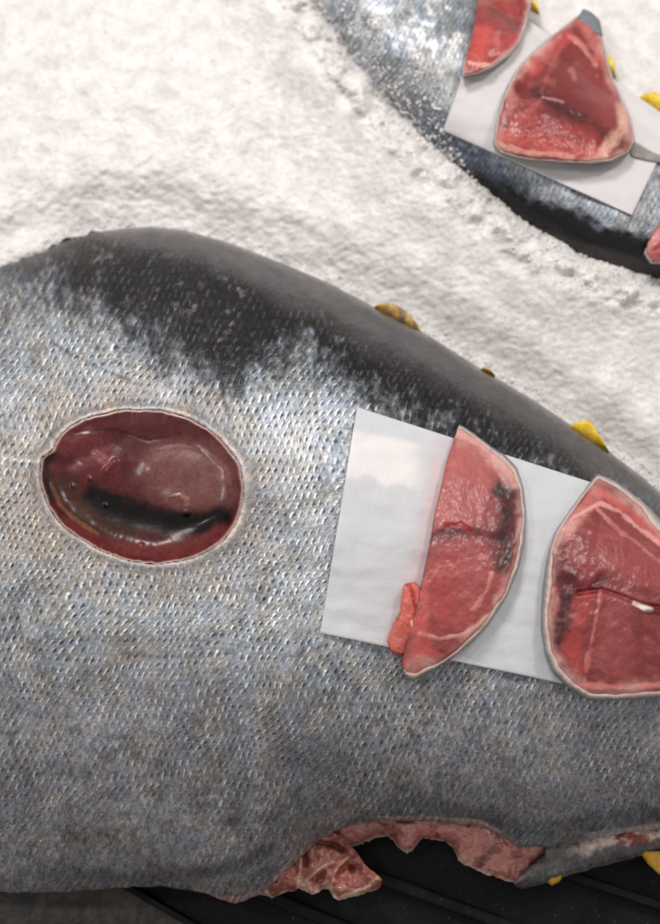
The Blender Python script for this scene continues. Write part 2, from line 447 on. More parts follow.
ws = [(pz((150,220),(200,180),(300,150),(400,150),(480,170),(530,220)), 13, (78,30,34), .8, .003, 3),
      (pz((160,200),(220,210),(250,240),(200,250)), 18, (104,44,46), .7, .005, 3),
      (pz((420,270),(480,280)), 40, (116,74,68), .8, .0045, 2),
      (pz((370,250),(440,240),(500,270),(490,320),(420,330)), 16, (112,74,68), .5, .002, 3),
      (pz((370,212),(420,203),(480,212),(530,250),(545,300)), 3, (130,78,74), .5, .0002, 2.5),
      (pz((150,300),(170,340),(230,380),(300,400)), 16, (56,34,20), .9, -.001, 3),
      (pz((220,320),(260,350),(330,370),(400,385),(470,385),(520,372)), 13, (8,3,4), 1, -.003, 2.0),
      (pz((225,325),(260,350),(330,375),(400,388),(470,388),(515,372)), 10, (5,2,2), 1, -.001, 2.0),
      (pz((260,330),(340,350),(420,380)), 10, (12,5,6), .9, 0, 1.5),
      (pz((150,385),(220,425),(300,450),(380,455),(450,445),(520,405)), 9, (104,44,42), .85, .0, 3),
      (pz((120,290),(140,340),(170,370),(230,410)), 3, (128,84,60), .6, .001, 1),
      (pz((105,225),(102,270),(110,320)), 8, (34,26,18), .95, -.002, 1.5),
      (pz((335,435)), 4, (110,14,16), .8, .0012, .8), (pz((395,462)), 3, (110,20,20), .7, .001, .8),
      (pz((400,322),(425,318),(440,330)), 3.4, (150,104,98), .6, .0014, 4.5),
      (pz((250,262),(270,240)), 4.4, None, 0, .003, 0), (pz((212,280)), 3.6, None, 0, .003, 0), (pz((172,297)), 3.6, None, 0, .003, 0),
      (pz((250,343)), 3.4, None, 0, .003, 0), (pz((440,360)), 4.2, None, 0, .0035, 0),
      (pz((230,222),(245,235)), 6, (170,110,108), .35, .001, 2.5), (pz((180,170),(260,165),(350,190),(420,175)), 3, (62,20,24), .7, -.0005, 3),
      ]
ws = [(p, w*(1.0 if w > 4 else .8), c, st_, dz*.45, rg) for (p, w, c, st_, dz, rg) in ws]
cw, zw = paint(Uw, Vw, cw, zw, ws, 71)
edge = sst(.965, .995, rw)
cw = cw*(1-.7*edge[..., None])+lin((196,160,150))*.7*edge[..., None]
zw += .0003*fbm(Uw, Vw, 26, 64, 2)
zw = np.where(rw > .985, zf+.0005, zw)
wound = link('oval_cut', P(Uw, Vw, zw), gridfaces(NRr, NA, True)[:, ::-1], M_wound, None, cw, None, np.stack([Uw/100, Vw/100], -1))
wound['label'] = 'glossy dark red oval cut with a black slit across it'

# --- finlets along the back and belly: thin curved blades
def finlet(pts, z0, z1, c0, c1, stripes=0):
    pts = np.array(pts, float)
    # pts: base_start, tip, base_end  (photo positions) -> thick leaf
    n, m = 40, 16
    s = np.linspace(0, 1, n)[:, None]; q = np.linspace(0, 1, m)[None]
    b = pts[0]*(1-s[..., None])+pts[-1]*s[..., None]
    mid = pts[1:-1]
    poly = np.vstack([pts[0], mid, pts[-1]])
    L = np.r_[0, np.cumsum(np.hypot(*np.diff(poly, axis=0).T))]; L /= L[-1]
    o = np.stack([np.interp(s[:, 0], L, poly[:, 0]), np.interp(s[:, 0], L, poly[:, 1])], -1)[:, None]
    b = b+0*q[..., None]
    pp = b*(1-q[..., None])+o*q[..., None]
    u, v = pp[..., 0], pp[..., 1]
    z = z0*(1-q)+z1*q+.0015*np.sin(s*3.1)*np.sin(q*3.1)+.0004*fbm(u, v, 5, 81)
    cc = lin(c0)*(1-q[..., None])+lin(c1)*q[..., None]+0*s[..., None]
    eg = sst(.82, 1, q+0*s)*.2; cc = cc*(1-eg[..., None])+lin((70,52,20))*eg[..., None]
    if stripes:
        w = (np.sin(s*stripes*6.28+q*3) > .2)*sst(.1, .5, s+0*q)
        cc = cc*(1-.75*w[..., None])+lin((60,42,18))*.75*w[..., None]
    topv = P(u, v, z); botv = topv-np.array([0, 0, .0022])
    e = np.minimum(np.minimum(s, 1-s), 1-q)+0*s
    topv[..., 2] -= .001*(1-sst(0, .15, e)); botv[..., 2] += .001*(1-sst(0, .15, e))
    vv = np.concatenate([topv.reshape(-1, 3), botv.reshape(-1, 3)])
    f1 = gridfaces(n, m); f2 = gridfaces(n, m, flip=True)+n*m
    r = np.r_[np.arange(m), np.arange(1, n)*m+m-1, (n-1)*m+np.arange(m-2, -1, -1), np.arange(n-2, 0, -1)*m]
    r2 = np.roll(r, -1)
    f3 = np.stack([r, r+n*m, r2+n*m, r2], -1)
    return link('finlet', vv, np.concatenate([f1, f2, f3]), M_fin, None, np.concatenate([cc.reshape(-1, 3)]*2), None,
                np.concatenate([np.stack([u/100, v/100], -1).reshape(-1, 2)]*2))
fins1 = [finlet([(370,308),(382,302),(396,304),(407,312),(417,323),(428,342)], .086, .092, (90,66,30), (196,152,60), 4),
         finlet([(480,370),(484,366),(490,368),(496,376)], .09, .094, (150,120,40), (214,168,60)),
         finlet([(564,430),(576,422),(589,419),(597,430),(610,452)], .092, .099, (196,150,20), (236,196,20)),
         finlet([(540,874),(544,880),(552,886),(560,882),(564,874)], .030, .026, (180,140,20), (190,150,20)),
         finlet([(640,852),(648,864),(660,875),(678,876),(690,862),(696,850)], .032, .027, (190,140,30), (200,150,20))]
for o_, l_ in zip(fins1, ('yellow finlet with brown stripes', 'tiny yellow finlet tip', 'bright yellow finlet', None, None)):
    if l_: o_['label'] = l_

# --- torn belly edge: strips of raw flesh and a grey flap of skin
def strip(name, us_, vt, vb, zt, zb, mat, colf, nv=40, th=.008, lump=.003, seed=0, sc=14, bulge=.004, strokes=None):
    s = np.linspace(0, 1, nv)[:, None]
    u = us_[None]+0*s; v = vt[None]*(1-s)+vb[None]*s
    u = u+1.5*fbm(u, v, 12, seed+9)*s
    z = zt*(1-s)+zb*s+lump*fbm(u, v, sc, seed)+lump*.12*fbm(u, v, 5, seed+4)+bulge*np.sin(s*np.pi)
    z = z-.004*sst(.85, 1, s)
    cc = colf(u, v, s+0*u)
    if strokes: cc, z = paint(u, v, cc, z+0*u, strokes, seed+50)
    tv = P(u, v, z); bv = tv-np.array([0, 0, th])
    n, m = tv.shape[:2]
    f1 = gridfaces(n, m, flip=True); f2 = gridfaces(n, m)+n*m
    r = np.r_[np.arange(m), np.arange(1, n)*m+m-1, (n-1)*m+np.arange(m-2, -1, -1), np.arange(n-2, 0, -1)*m]
    r2 = np.roll(r, -1)
    f3 = np.stack([r, r+n*m, r2+n*m, r2], -1)[:, ::-1]
    return link(name, np.concatenate([tv.reshape(-1, 3), bv.reshape(-1, 3)]), np.concatenate([f1, f2, f3]), mat, None,
                np.concatenate([cc.reshape(-1, 3)]*2), np.ones((n*m*2, 3))*np.array([.45, .0, .5]),
                np.concatenate([np.stack([u/100, v/100], -1).reshape(-1, 2)]*2))
def flesh_col(base, pale, seed):
    def f(u, v, s):
        c = np.ones(u.shape+(3,))*lin(base)
        c *= (1+.25*fbm(u, v, 18, seed)+.12*fbm(u, v, 6, seed+1))[..., None]
        k = sst(.15, .55, fbm(u*.8+v, v*.7-u*.4, 9, seed+2)+.1)*.35
        c = c*(1-k[..., None])+lin((190,146,130))*k[..., None]
        q = sst(.25, .6, fbm(u, v*1.3, 16, seed+6))*.7
        c = c*(1-q[..., None])+lin((92,30,28))*q[..., None]
        e = sst(.88, .99, s+.10*fbm(u, v, 9, seed+3))
        c = c*(1-.8*e[..., None])+lin(pale)*.8*e[..., None]
        return np.clip(c, .003, 1)
    return f
u1 = np.arange(318, 566, .8)
vb1 = np.interp(u1, [318,330,345,363,370,375,385,394,400,406,412,418,424,440,451,456,459,470,485,495,505,512,518,524,530,540,557,565],
                [852,850,849,845,841,838,837,840,848,853,851,843,838,840,846,855,861,867,875,877,881,883,886,882,875,864,850,847])
vb1 = vb1+1.3*fbm(u1, u1*0, 5, 90, 3)
torn1 = strip('torn_flesh', u1, dbot(u1)-7, vb1, .040, .024, M_torn, flesh_col((172,108,98), (214,188,170), 91), 60, .003, .003, 92)
torn1['label'] = 'pink inner belly wall with a pale ragged edge'
u2 = np.arange(244, 382, .7)
vb2 = np.interp(u2, [244,254,262,272,280,288,293,298,305,312,318,322,327,333,339,350,363,372,380,382],
                [902,895,896,898,895,891,892,888,891,895,893,889,890,897,901,898,894,891,888,880])+1.2*fbm(u2, u2*0, 5, 95, 3)
vt2 = np.interp(u2, [244,254,272,303,330,342,357,366,382], [896,882,866,843,832,836,853,866,879])
T_ = lambda *p: [(q[0]/3.3+230, q[1]/3.3+800) for q in p]
torn2 = strip('torn_flesh', u2, vt2, vb2, .046, .036, M_torn, flesh_col((164,94,84), (214,184,162), 101), 90, .004, .0095, 103, 26, .008, strokes=[
    (T_((235,150),(232,220),(225,290)), 2.2, (222,190,166), .55, .003, 1.5), (T_((340,205),(290,230),(252,265),(268,300)), 3, (222,184,158), .55, .004, 1.5),
    (T_((388,188),(352,230),(330,290)), 2.6, (226,190,168), .55, .004, 1.5), (T_((490,255),(440,300),(370,320)), 3, (224,190,160), .55, .002, 1.5),
    (T_((245,175),(250,215)), 4, (112,34,34), .8, -.005, 1.5), (T_((290,140),(340,150),(370,165)), 4, (104,28,28), .8, -.005, 1.5),
    (T_((350,250),(385,215),(400,230)), 4.4, (132,50,44), .8, -.005, 1.5), (T_((310,240),(290,270)), 3, (120,44,40), .7, -.004, 1),
    (T_((100,280),(130,320)), 3, (224,200,180), .7, .002, 1.5), (T_((80,285),(150,270)), 2.2, (130,70,60), .6, -.002, 1)])
torn2['label'] = 'ragged pink lump of torn flesh hanging from the belly'
u3 = np.arange(514, 820, 1.0)
vt3 = np.minimum(np.interp(u3, [514,530,550,575,600,660,820], [884,868,853,848,843,834,812]), np.where(u3 > 545, dbot(u3)-5, 999))
vb3 = np.interp(u3, [514,522,540,560,600,660,820], [886,889,885,878,867,851,822])+.8*fbm(u3, u3*0, 8, 110, 3)
def flapcol(u, v, s):
    c = np.ones(u.shape+(3,))*lin((96,92,92))
    c *= (1+.3*fbm(u*.5, v*1.6, 12, 111)+.25*fbm(u, v, 5, 112))[..., None]
    k = sst(.62, .38, s+.14*fbm(u, v, 9, 113))*sst(555, 600, u)
    p = sst(.0, .4, fbm(u, v, 14, 114))
    e = lin((208,188,180))*(1-p[..., None])+lin((150,70,62))*p[..., None]
    return c*(1-k[..., None])+e*k[..., None]
flap = strip('belly_flap', u3, vt3-1, vb3, .040, .030, M_skin2, flapcol, 36, .004, .002, 115, 20, .005)
adopt(tuna1, body1, wound, torn1, torn2, flap, *fins1)

# ================================================================== FISH 2
EX, EY = math.cos(math.radians(34)), math.sin(math.radians(34))
LO = np.array([(-420,-60),(-300,-10),(-106,44),(-29,76),(48,101),(111,115),(175,121),(227,126),(295,122),(355,106),(415,86),(640,24)], float)
UPE = np.array([(-420,-90),(-300,-115),(-100,-90),(0,-72),(111,-61),(204,-57),(268,-51),(355,-36),(415,-22),(640,6)], float)
def f2_sn(u, v):
    du = u-400; return du*EX+v*EY, -du*EY+v*EX
def f2_uv(s, n): return 400+s*EX-n*EY, s*EY+n*EX
def f2_z0(u, v):
    s, n = f2_sn(u, v)
    lo = np.interp(s, LO[:, 0], LO[:, 1]); hi = np.interp(s, UPE[:, 0], UPE[:, 1])
    t = np.clip((lo-n)/(lo-hi), 0, 1)
    H = np.interp(s, [-420, -250, 0, 300, 640], [.02, .07, .075, .06, .02])
    return .082+H*(1-np.abs(2*t-1)**2.3)**.55, t, s
S = np.arange(-420, 641, 2.0); T2 = 170
t2 = np.linspace(0, 1, T2)
SS, T_ = np.meshgrid(S, t2)
lo = np.interp(SS, LO[:, 0], LO[:, 1]); hi = np.interp(SS, UPE[:, 0], UPE[:, 1])
NN = lo+(hi-lo)*T_
U, V = f2_uv(SS, NN)
Z, _, _ = f2_z0(U, V)
n8 = fbm(U, V, 7, 211); n25 = fbm(U, V, 22, 212); n50 = fbm(U, V, 55, 213)
ns = fbm(SS*.8, NN*1.1, 6, 214)
wd = lo-NN                         # px from the dark back edge
col = np.ones(U.shape+(3,))*lin((152,157,162)); col *= (1+.25*n50+.35*n25+.45*n8)[..., None]
mx((240,240,240), np.clip(.9*sst(.05, .7, n8+.6*n25)*np.exp(-(((U-425)/60)**2+((V-25)/40)**2)), 0, 1))  # white specular flecks painted into the silver colour
mx((128,133,140), .8*sst(75, 40, wd+n25*10+n8*8)*sst(-40, 130, SS))
mx((132,126,108), .4*np.exp(-(((U-440)/40)**2+((V-90)/25)**2)))
mx((66,74,90), .9*sst(46, 24, wd+n25*8+ns*12-.02*SS)*sst(20, 150, SS))
bw = np.interp(SS, [-420,60,130,180,240,300,360,640], [-20,0,9,26,44,52,50,30])
dk = sst(6, -6, wd-bw+ns*5+n25*4)
mx((24,23,26), dk)
gyw = np.interp(SS, [150,230,300,360,640], [-10,8,26,32,14])
mx((56,53,53), dk*sst(4, -4, wd-gyw+n25*2))
rgh = .42-.16*dk; scs = .55*(1-dk)+0*U; gr = .42*(1-dk)+.1*dk
top = P(U, V, Z)
pb = top[-1]; pt = top[0]
ph = np.linspace(0, 1, 30)[1:-1][:, None]
under = pb[None]*(1-ph[..., None])+pt[None]*ph[..., None]
under[..., 2] -= .04*np.sqrt(1-(2*ph-1)**2)*np.interp(S, [-420, -200, 300, 640], [.3, 1, 1, .3])[None]
allv = np.concatenate([top, under]); nR = allv.shape[0]
f = gridfaces(nR, len(S)); c = np.arange(len(S)-1); lr = (nR-1)*len(S)
f = np.concatenate([f, np.stack([lr+c, lr+c+1, c+1, c], -1)])
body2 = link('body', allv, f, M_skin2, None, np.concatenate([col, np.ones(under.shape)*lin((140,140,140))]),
             np.concatenate([np.stack([rgh, scs, gr], -1), np.ones(under.shape)*np.array([.4, .1, .3])]),
             np.concatenate([np.stack([U/100, V/100], -1), np.stack([S[None]/100+0*ph, 9+ph+0*S[None]], -1)]))
fins2 = [finlet([(598,66),(602,57),(609,54),(615,60),(616,78)], .112, .118, (200,165,30), (236,205,40)),
         finlet([(636,100),(644,93),(656,91),(668,98),(672,120)], .112, .118, (205,165,20), (240,200,20)),
         finlet([(520,2),(528,-8),(536,-6),(540,14)], .112, .116, (200,165,30), (236,205,40))]
tuna2 = empty('tuna', P(480, 90, .01).tolist(), 'smaller mottled tuna half sunk in the ice at the upper right, its back blue black', 'fish', 'whole tuna laid out on the ice')
adopt(tuna2, body2, *fins2)

# ================================================================== PAPERS
def paper(corners, zf, label, seed, colf, nx=110, ny=90, lift=.0022, curl=None):
    (a, b, c, d) = [np.array(q, float) for q in corners]   # TL TR BR BL
    x = np.linspace(0, 1, nx)[None, :, None]; y = np.linspace(0, 1, ny)[:, None, None]
    p = a*(1-x)*(1-y)+b*x*(1-y)+c*x*y+d*(1-x)*y
    u, v = p[..., 0], p[..., 1]
    e = np.minimum(np.minimum(x, 1-x), np.minimum(y, 1-y))[..., 0]
    z = zf(u, v)+lift+.0008*fbm(u, v, 45, seed, 2)+.0005*fbm(u*.35+v*.2, v-u*.2, 14, seed+8, 2)+.0012*sst(.08, 0, e)*(fbm(u, v, 60, seed+3, 2)+.6)
    if curl is not None: z = z+curl(u, v)
    tv = P(u, v, z); bv = tv-np.array([0, 0, .0003])
    n, m = u.shape
    f1 = gridfaces(n, m, flip=True); f2 = gridfaces(n, m)+n*m
    r = np.r_[np.arange(m), np.arange(1, n)*m+m-1, (n-1)*m+np.arange(m-2, -1, -1), np.arange(n-2, 0, -1)*m]
    r2 = np.roll(r, -1); f3 = np.stack([r, r+n*m, r2+n*m, r2], -1)[:, ::-1]
    cc = colf(u, v)
    o = link('paper_sheet', np.concatenate([tv.reshape(-1, 3), bv.reshape(-1, 3)]), np.concatenate([f1, f2, f3]), M_paper, None,
             np.concatenate([cc.reshape(-1, 3)]*2), None, np.concatenate([np.stack([u/100, v/100], -1).reshape(-1, 2)]*2))
    tag(o, label, 'paper sheet', 'white paper sheets under the steaks')
    return o
def sf1(u, v):
    # smooth fish surface (sheet spans small bumps)
    return f1_z0(u, v)
def pc1(u, v):
    c = np.ones(u.shape+(3,))*lin((203,203,206))
    # dry pale band with a scalloped lower edge, wet elsewhere
    yb = 478+.16*(u-360)+3*np.sin(u/5.)+3*fbm(u, u*0, 14, 301)
    yt = 432+.20*(u-360)
    m = sst(5, -4, v-yb+2*fbm(u, v, 6, 309))*sst(-4, 4, v-yt)*sst(430, 405, u+4*fbm(u, v, 20, 302))
    c = c*(1-m[..., None])+lin((228,223,222))*m[..., None]
    q = sst(415, 432, u+.20*(v-500)+1.5*fbm(u, v, 12, 303))*sst(460, 436, u)
    c = c*(1-.5*q[..., None])+lin((206,196,200))*.5*q[..., None]
    k = 1-sst(2, 14, segd(u, v, [(392,650),(408,600),(430,520),(440,470)]))
    c = c*(1-.35*k[..., None])+lin((222,190,188))*.35*k[..., None]
    k = 1-sst(2, 7, segd(u, v, [(454,660),(480,668),(492,676)]))
    c = c*(1-.6*k[..., None])+lin((238,236,232))*.6*k[..., None]
    return c
def pc2(u, v):
    c = np.ones(u.shape+(3,))*lin((212,207,207))
    k = 1-sst(2, 12, segd(u, v, [(488,150),(520,168),(590,172),(632,152)]))
    c = c*(1-.4*k[..., None])+lin((200,194,190))*.4*k[..., None]
    k = 1-sst(2, 10, segd(u, v, [(470,84),(510,72),(535,20)]))
    return c*(1-.4*k[..., None])+lin((205,196,194))*.4*k[..., None]
paper1 = paper([(357,407),(640,498),(612,694),(320,633)], sf1, 'white damp paper sheet on the large tuna, its left half bare beside the crescent steak', 31, pc1)
f2z = lambda u, v: f2_z0(u, v)[0]
def f2zs(u, v):   # the sheet spans off the narrow back rather than diving with it
    z, t, s = f2_z0(u, v)
    return np.maximum(z, .118)
paper2 = paper([(492,-6),(676,123),(632,215),(443,130)], f2zs, 'white paper sheet on the half-buried tuna, under the triangular steak', 33, pc2)

# ================================================================== STEAKS
def resample(pts, n):
    pts = np.array(pts, float); q = np.vstack([pts, pts[:1]])
    L = np.r_[0, np.cumsum(np.hypot(q[1:, 0]-q[:-1, 0], q[1:, 1]-q[:-1, 1]))]
    s = np.linspace(0, L[-1], n, endpoint=False)
    r = np.stack([np.interp(s, L, q[:, k]) for k in range(q.shape[1])], -1)
    for _ in range(3): r[:, :2] = .25*np.roll(r[:, :2], 1, 0)+.5*r[:, :2]+.25*np.roll(r[:, :2], -1, 0)
    return r
def steak(name, outline, centre, zf, th, base, strokes, label, seed, cat='fish steak', group='raw tuna steaks', skin=True, dome=.003,
          skincol=((206,190,182), (118,118,118)), mat=None):
    """outline rows: u, v, rim width px, skin flag"""
    N = 420
    r = resample(outline, N); cx, cy = centre
    zc = lambda u, v: zf(u, v)+.0028
    off = r[:, :2]-np.array([[cx, cy]]); Ld = np.hypot(off[:, 0], off[:, 1])
    nrm = off/Ld[:, None]
    vr = .38+.50*vnoise(np.cumsum(np.ones(N))/26., np.zeros(N), seed+70)+.25*vnoise(np.arange(N)/7., np.zeros(N), seed+71)
    wgt = np.minimum(1, np.minimum(np.arange(N), N-1-np.arange(N))/12.); vr = vr*wgt+.7*(1-wgt)
    r[:, 2] *= vr
    inner = r[:, :2]-nrm*r[:, 2:3]
    inner = inner+nrm*(.5*fbm(inner[:, 0], inner[:, 1], 8, seed+8))[:, None]
    NR = 90
    k = np.linspace(0, 1, NR)[:, None]
    u = cx+(inner[None, :, 0]-cx)*k; v = cy+(inner[None, :, 1]-cy)*k
    z = zc(u, v)+th+dome*(1-k**2)-.0010*sst(.95, 1, k)**2+.0007*fbm(u, v, 22, seed)+.0003*fbm(u, v, 6, seed+1)
    col = np.ones(u.shape+(3,))*lin(base)
    col *= (1+.16*fbm(u, v, 30, seed+2)+.12*fbm(u, v, 9, seed+3))[..., None]
    mb = sst(.0, .9, fbm(u*.5+v*.25, v*1.1-u*.4, 10, seed+6))*.22
    col = col*(1-mb[..., None])+lin((206,132,126))*mb[..., None]
    col, z = paint(u, v, col, z, strokes, seed+20)
    pe = sst(.84, 1.0, k+.07*fbm(u, v, 14, seed+15))*r[None, :, 3]*np.clip(.5+.5*fbm(u, v, 26, seed+16), .05, .8)
    col = col*(1-pe[..., None])+lin((214,168,158))*pe[..., None]
    # side wall: down to the paper
    W = 12; w = np.linspace(0, 1, W)[1:, None]
    iu = inner[None, :, 0]+nrm[None, :, 0]*w*1.0; iv = inner[None, :, 1]+nrm[None, :, 1]*w*1.0
    wz = z[-1][None]*(1-w)+zc(inner[:, 0], inner[:, 1])[None]*w
    wall = P(iu, iv, wz)
    # underside
    cu = P(np.array([cx]), np.array([cy]), zc(np.array([cx]), np.array([cy])))
    wc = np.ones(wall.shape)*col[-1][None]*.8
    rows = np.concatenate([P(u, v, z), wall]); n = rows.shape[0]
    f = gridfaces(n, N, True)[:, ::-1]
    vv = np.concatenate([rows.reshape(-1, 3), cu]); ci = n*N
    lrow = (n-1)*N+np.arange(N)
    f5 = np.stack([lrow, np.roll(lrow, -1), np.full(N, ci), np.full(N, ci)], -1)
    faces = [tuple(x) for x in f.tolist()]+[(a, ci, b_) for a, b_ in zip(lrow.tolist(), np.roll(lrow, -1).tolist())]
    cc = np.concatenate([np.concatenate([col, wc]).reshape(-1, 3), col[0, :1]])
    uvv = np.concatenate([np.concatenate([np.stack([u, v], -1), np.stack([iu, iv+w*12], -1)]).reshape(-1, 2), [[cx, cy]]])/100
    fl = link('flesh', vv, faces, mat or M_flesh, None, cc, None, uvv)
    root = empty(name, P(cx, cy, float(zc(np.array([cx]), np.array([cy]))[0])).tolist(), label, cat, group)
    adopt(root, fl)
    if skin:
        on = r[:, 3] > .5
        # contiguous run
        st = [i for i in range(N) if on[i] and not on[i-1]]
        if on.all(): st = [0]
        for s0 in st:
            idx = []
            i = s0
            while on[i % N] and len(idx) < N: idx.append(i % N); i += 1
            if on.all(): idx = list(range(N))+[0]
            if len(idx) < 8: continue
            idx = np.array(idx); m = len(idx)
            tz = z[-1][idx]; bz = zc(r[idx, 0], r[idx, 1])
            rim = r[idx, 2]; taper = np.minimum(1, np.minimum(np.arange(m), m-1-np.arange(m))/10.)[None]
            prof = [(0.0, -.0006, 0), (.12, .0002, 0), (.40, -.0004, 0), (.68, -.0026, 0), (.90, -.007, 0), (1.0, -.012, 0), (1.0, 9, 0), (.0, 9, 0)]
            R_, C_ = [], []
            for a_, dz, _ in prof:
                q = inner[idx]*(1-a_)+r[idx, :2]*a_
                q = q-nrm[idx]*.6*(a_ < .05)
                q = q+nrm[idx]*(.5*fbm(q[:, 0], q[:, 1], 10, seed+31))[:, None]*(a_ > .5)
                zz_ = bz if dz == 9 else np.maximum(tz+dz+.0002*fbm(q[:, 0], q[:, 1], 6, seed+33), bz)
                R_.append(P(q[:, 0], q[:, 1], zz_))
                k2 = 0 if a_ < .5 else 1
                sk_ = min(1, max(0, (a_-.3)/.6))
                cc_ = np.ones((m, 3))*(lin(skincol[0])*(1-sk_)+lin(skincol[1])*sk_)*(1+.12*fbm(q[:, 0], q[:, 1], 9, seed+34))[:, None]
                if a_ < .3:
                    h = .45+.3*fbm(q[:, 0], q[:, 1], 14, seed+35)[:, None]
                    h = np.clip(h, 0, .8)
                    cc_ = cc_*(1-h)+lin((206,120,112))*h
                C_.append(cc_)
            R_ = np.array(R_); K = len(prof)
            # grid rows K (profile, wrapped) x m
            fg = gridfaces(K, m)[:, ::-1]
            cidx = np.arange(m-1)
            fw = np.stack([(K-1)*m+cidx, cidx, cidx+1, (K-1)*m+cidx+1], -1)
            faces = [tuple(x) for x in np.concatenate([fg, fw]).tolist()]
            faces += [tuple((np.arange(K)*m).tolist()), tuple((np.arange(K-1, -1, -1)*m+m-1).tolist())]
            q2 = np.stack([np.broadcast_to(r[idx, 0], (K, m)), np.broadcast_to(r[idx, 1], (K, m))+np.arange(K)[:, None]*2.5], -1)/100
            sk = link('skin', R_, faces, M_rim, None, np.array(C_), None, q2)
            adopt(root, sk)
    return root

def zr(pts, x0, y0, s): return [(p[0]/s+x0, p[1]/s+y0) for p in pts]
A_ = lambda *p: zr(p, 380, 410, 3.3)
sA = steak('tuna_steak',
    [(459,424,5,1),(475,434,6,1),(490,445,7,1),(505,455,8,1),(517,467,8,1),(523,485,8,1),(526,510,8,1),(525,540,8,1),(519,568,8,1),(507,597,7,1),(491,622,7,1),
     (475,640,8,1),(455,657,9,1),(435,670,10,1),(412,682,9,1),(404,676,4,1),(401,664,1,0),(407,640,1,0),(414,615,1,0),(420,590,1,0),(425,565,1,0),(430,540,1,0),(434,515,1,0),(440,490,1,0),(447,460,1,0),(454,438,1,0)],
    (468,555), sf1, .013, (148,70,68),
    [(A_((330,300),(400,360),(330,420)), 26, (122,58,64), .6, 0, 6),
     (A_((425,265),(440,350),(425,420),(400,500)), 14, (46,18,22), .9, 0, 5),
     (A_((200,400),(300,415),(380,430)), 12, (110,54,58), .7, 0, 4),
     (A_((320,150),(260,330),(240,360)), 30, (186,104,100), .6, 0, 5),
     (A_((420,140),(390,180),(430,250)), 5, (222,170,165), .5, .0003, 3),
     (A_((395,275),(430,300),(440,350),(430,400)), 9, (60,36,38), .9, -.0004, 4),
     (A_((440,290),(450,360),(430,410),(440,460)), 5, (96,24,28), .8, 0, 3),
     (A_((175,420),(230,400),(300,410),(360,425),(420,430)), 6.5, (84,38,40), .85, -.0008, 3.5),
     (A_((220,380),(270,375),(300,400)), 3, (140,24,28), .8, -.0004, 1.5),
     (A_((400,430),(395,480),(385,510)), 9, (62,36,38), .9, -.0004, 4),
     (A_((320,480),(270,560)), 22, (176,92,92), .6, 0, 5),
     (A_((230,520),(200,620),(240,680)), 18, (168,62,62), .5, 0, 5),
     (A_((370,540),(350,600),(310,660)), 2.5, (214,140,135), .5, .0003, 2),
     (A_((150,560),(140,700),(110,800)), 5, (196,98,90), .6, 0, 3),
     (A_((130,740),(200,755),(280,740),(340,700),(400,640)), 2.8, (222,160,154), .75, .0005, 1.5),
     (A_((120,700),(160,790),(110,840)), 10, (196,86,82), .7, 0, 3),
     (A_((200,795),(215,800)), 2, (120,20,26), .8, 0, 1),
     (A_((255,80),(330,110),(400,170),(450,250)), 4, (214,150,144), .7, 0, 2)],
    'crescent shaped red steak lying in the middle of the paper on the large tuna', 401)
# loose lump on the steak's cut side
lump = steak('flesh_lump', [(403.9,585,.5,0),(414.3,582,.5,0),(422.1,590,.5,0),(423.4,603,.5,0),(416.9,615,.5,0),(419.5,628,.5,0),(411.7,645,.5,0),(402.6,655,.5,0),(390.9,652,.5,0),(387.0,640,.5,0),(393.5,625,.5,0),(400.0,612,.5,0),(401.3,598,.5,0)],
    (406,622), sf1, .010, (196,92,80),
    [(A_((95,580),(110,610),(118,660)), 3, (150,20,24), .8, -.0006, 1.5), (A_((60,690),(65,670)), 1.6, (120,100,60), .8, 0, .5),
     (A_((105,700),(108,715)), 2, (226,190,170), .8, .0006, .5), (A_((40,740),(60,770)), 5, (206,120,104), .7, 0, 1)],
    'x', 431, skin=False, dome=.003)
lo_ = [c for c in lump.children][0]
W0 = np.array(lump.location)
n_ = len(lo_.data.vertices); a_ = np.empty(n_*3, np.float32); lo_.data.vertices.foreach_get('co', a_)
lo_.data.vertices.foreach_set('co', (a_.reshape(-1, 3)+W0.astype(np.float32)-np.array(sA.location, np.float32)).ravel())
lo_.parent = sA; lo_.name = 'flesh_lump'; bpy.data.objects.remove(lump)
lo_['label'] = 'small folded lump of flesh on the cut edge'

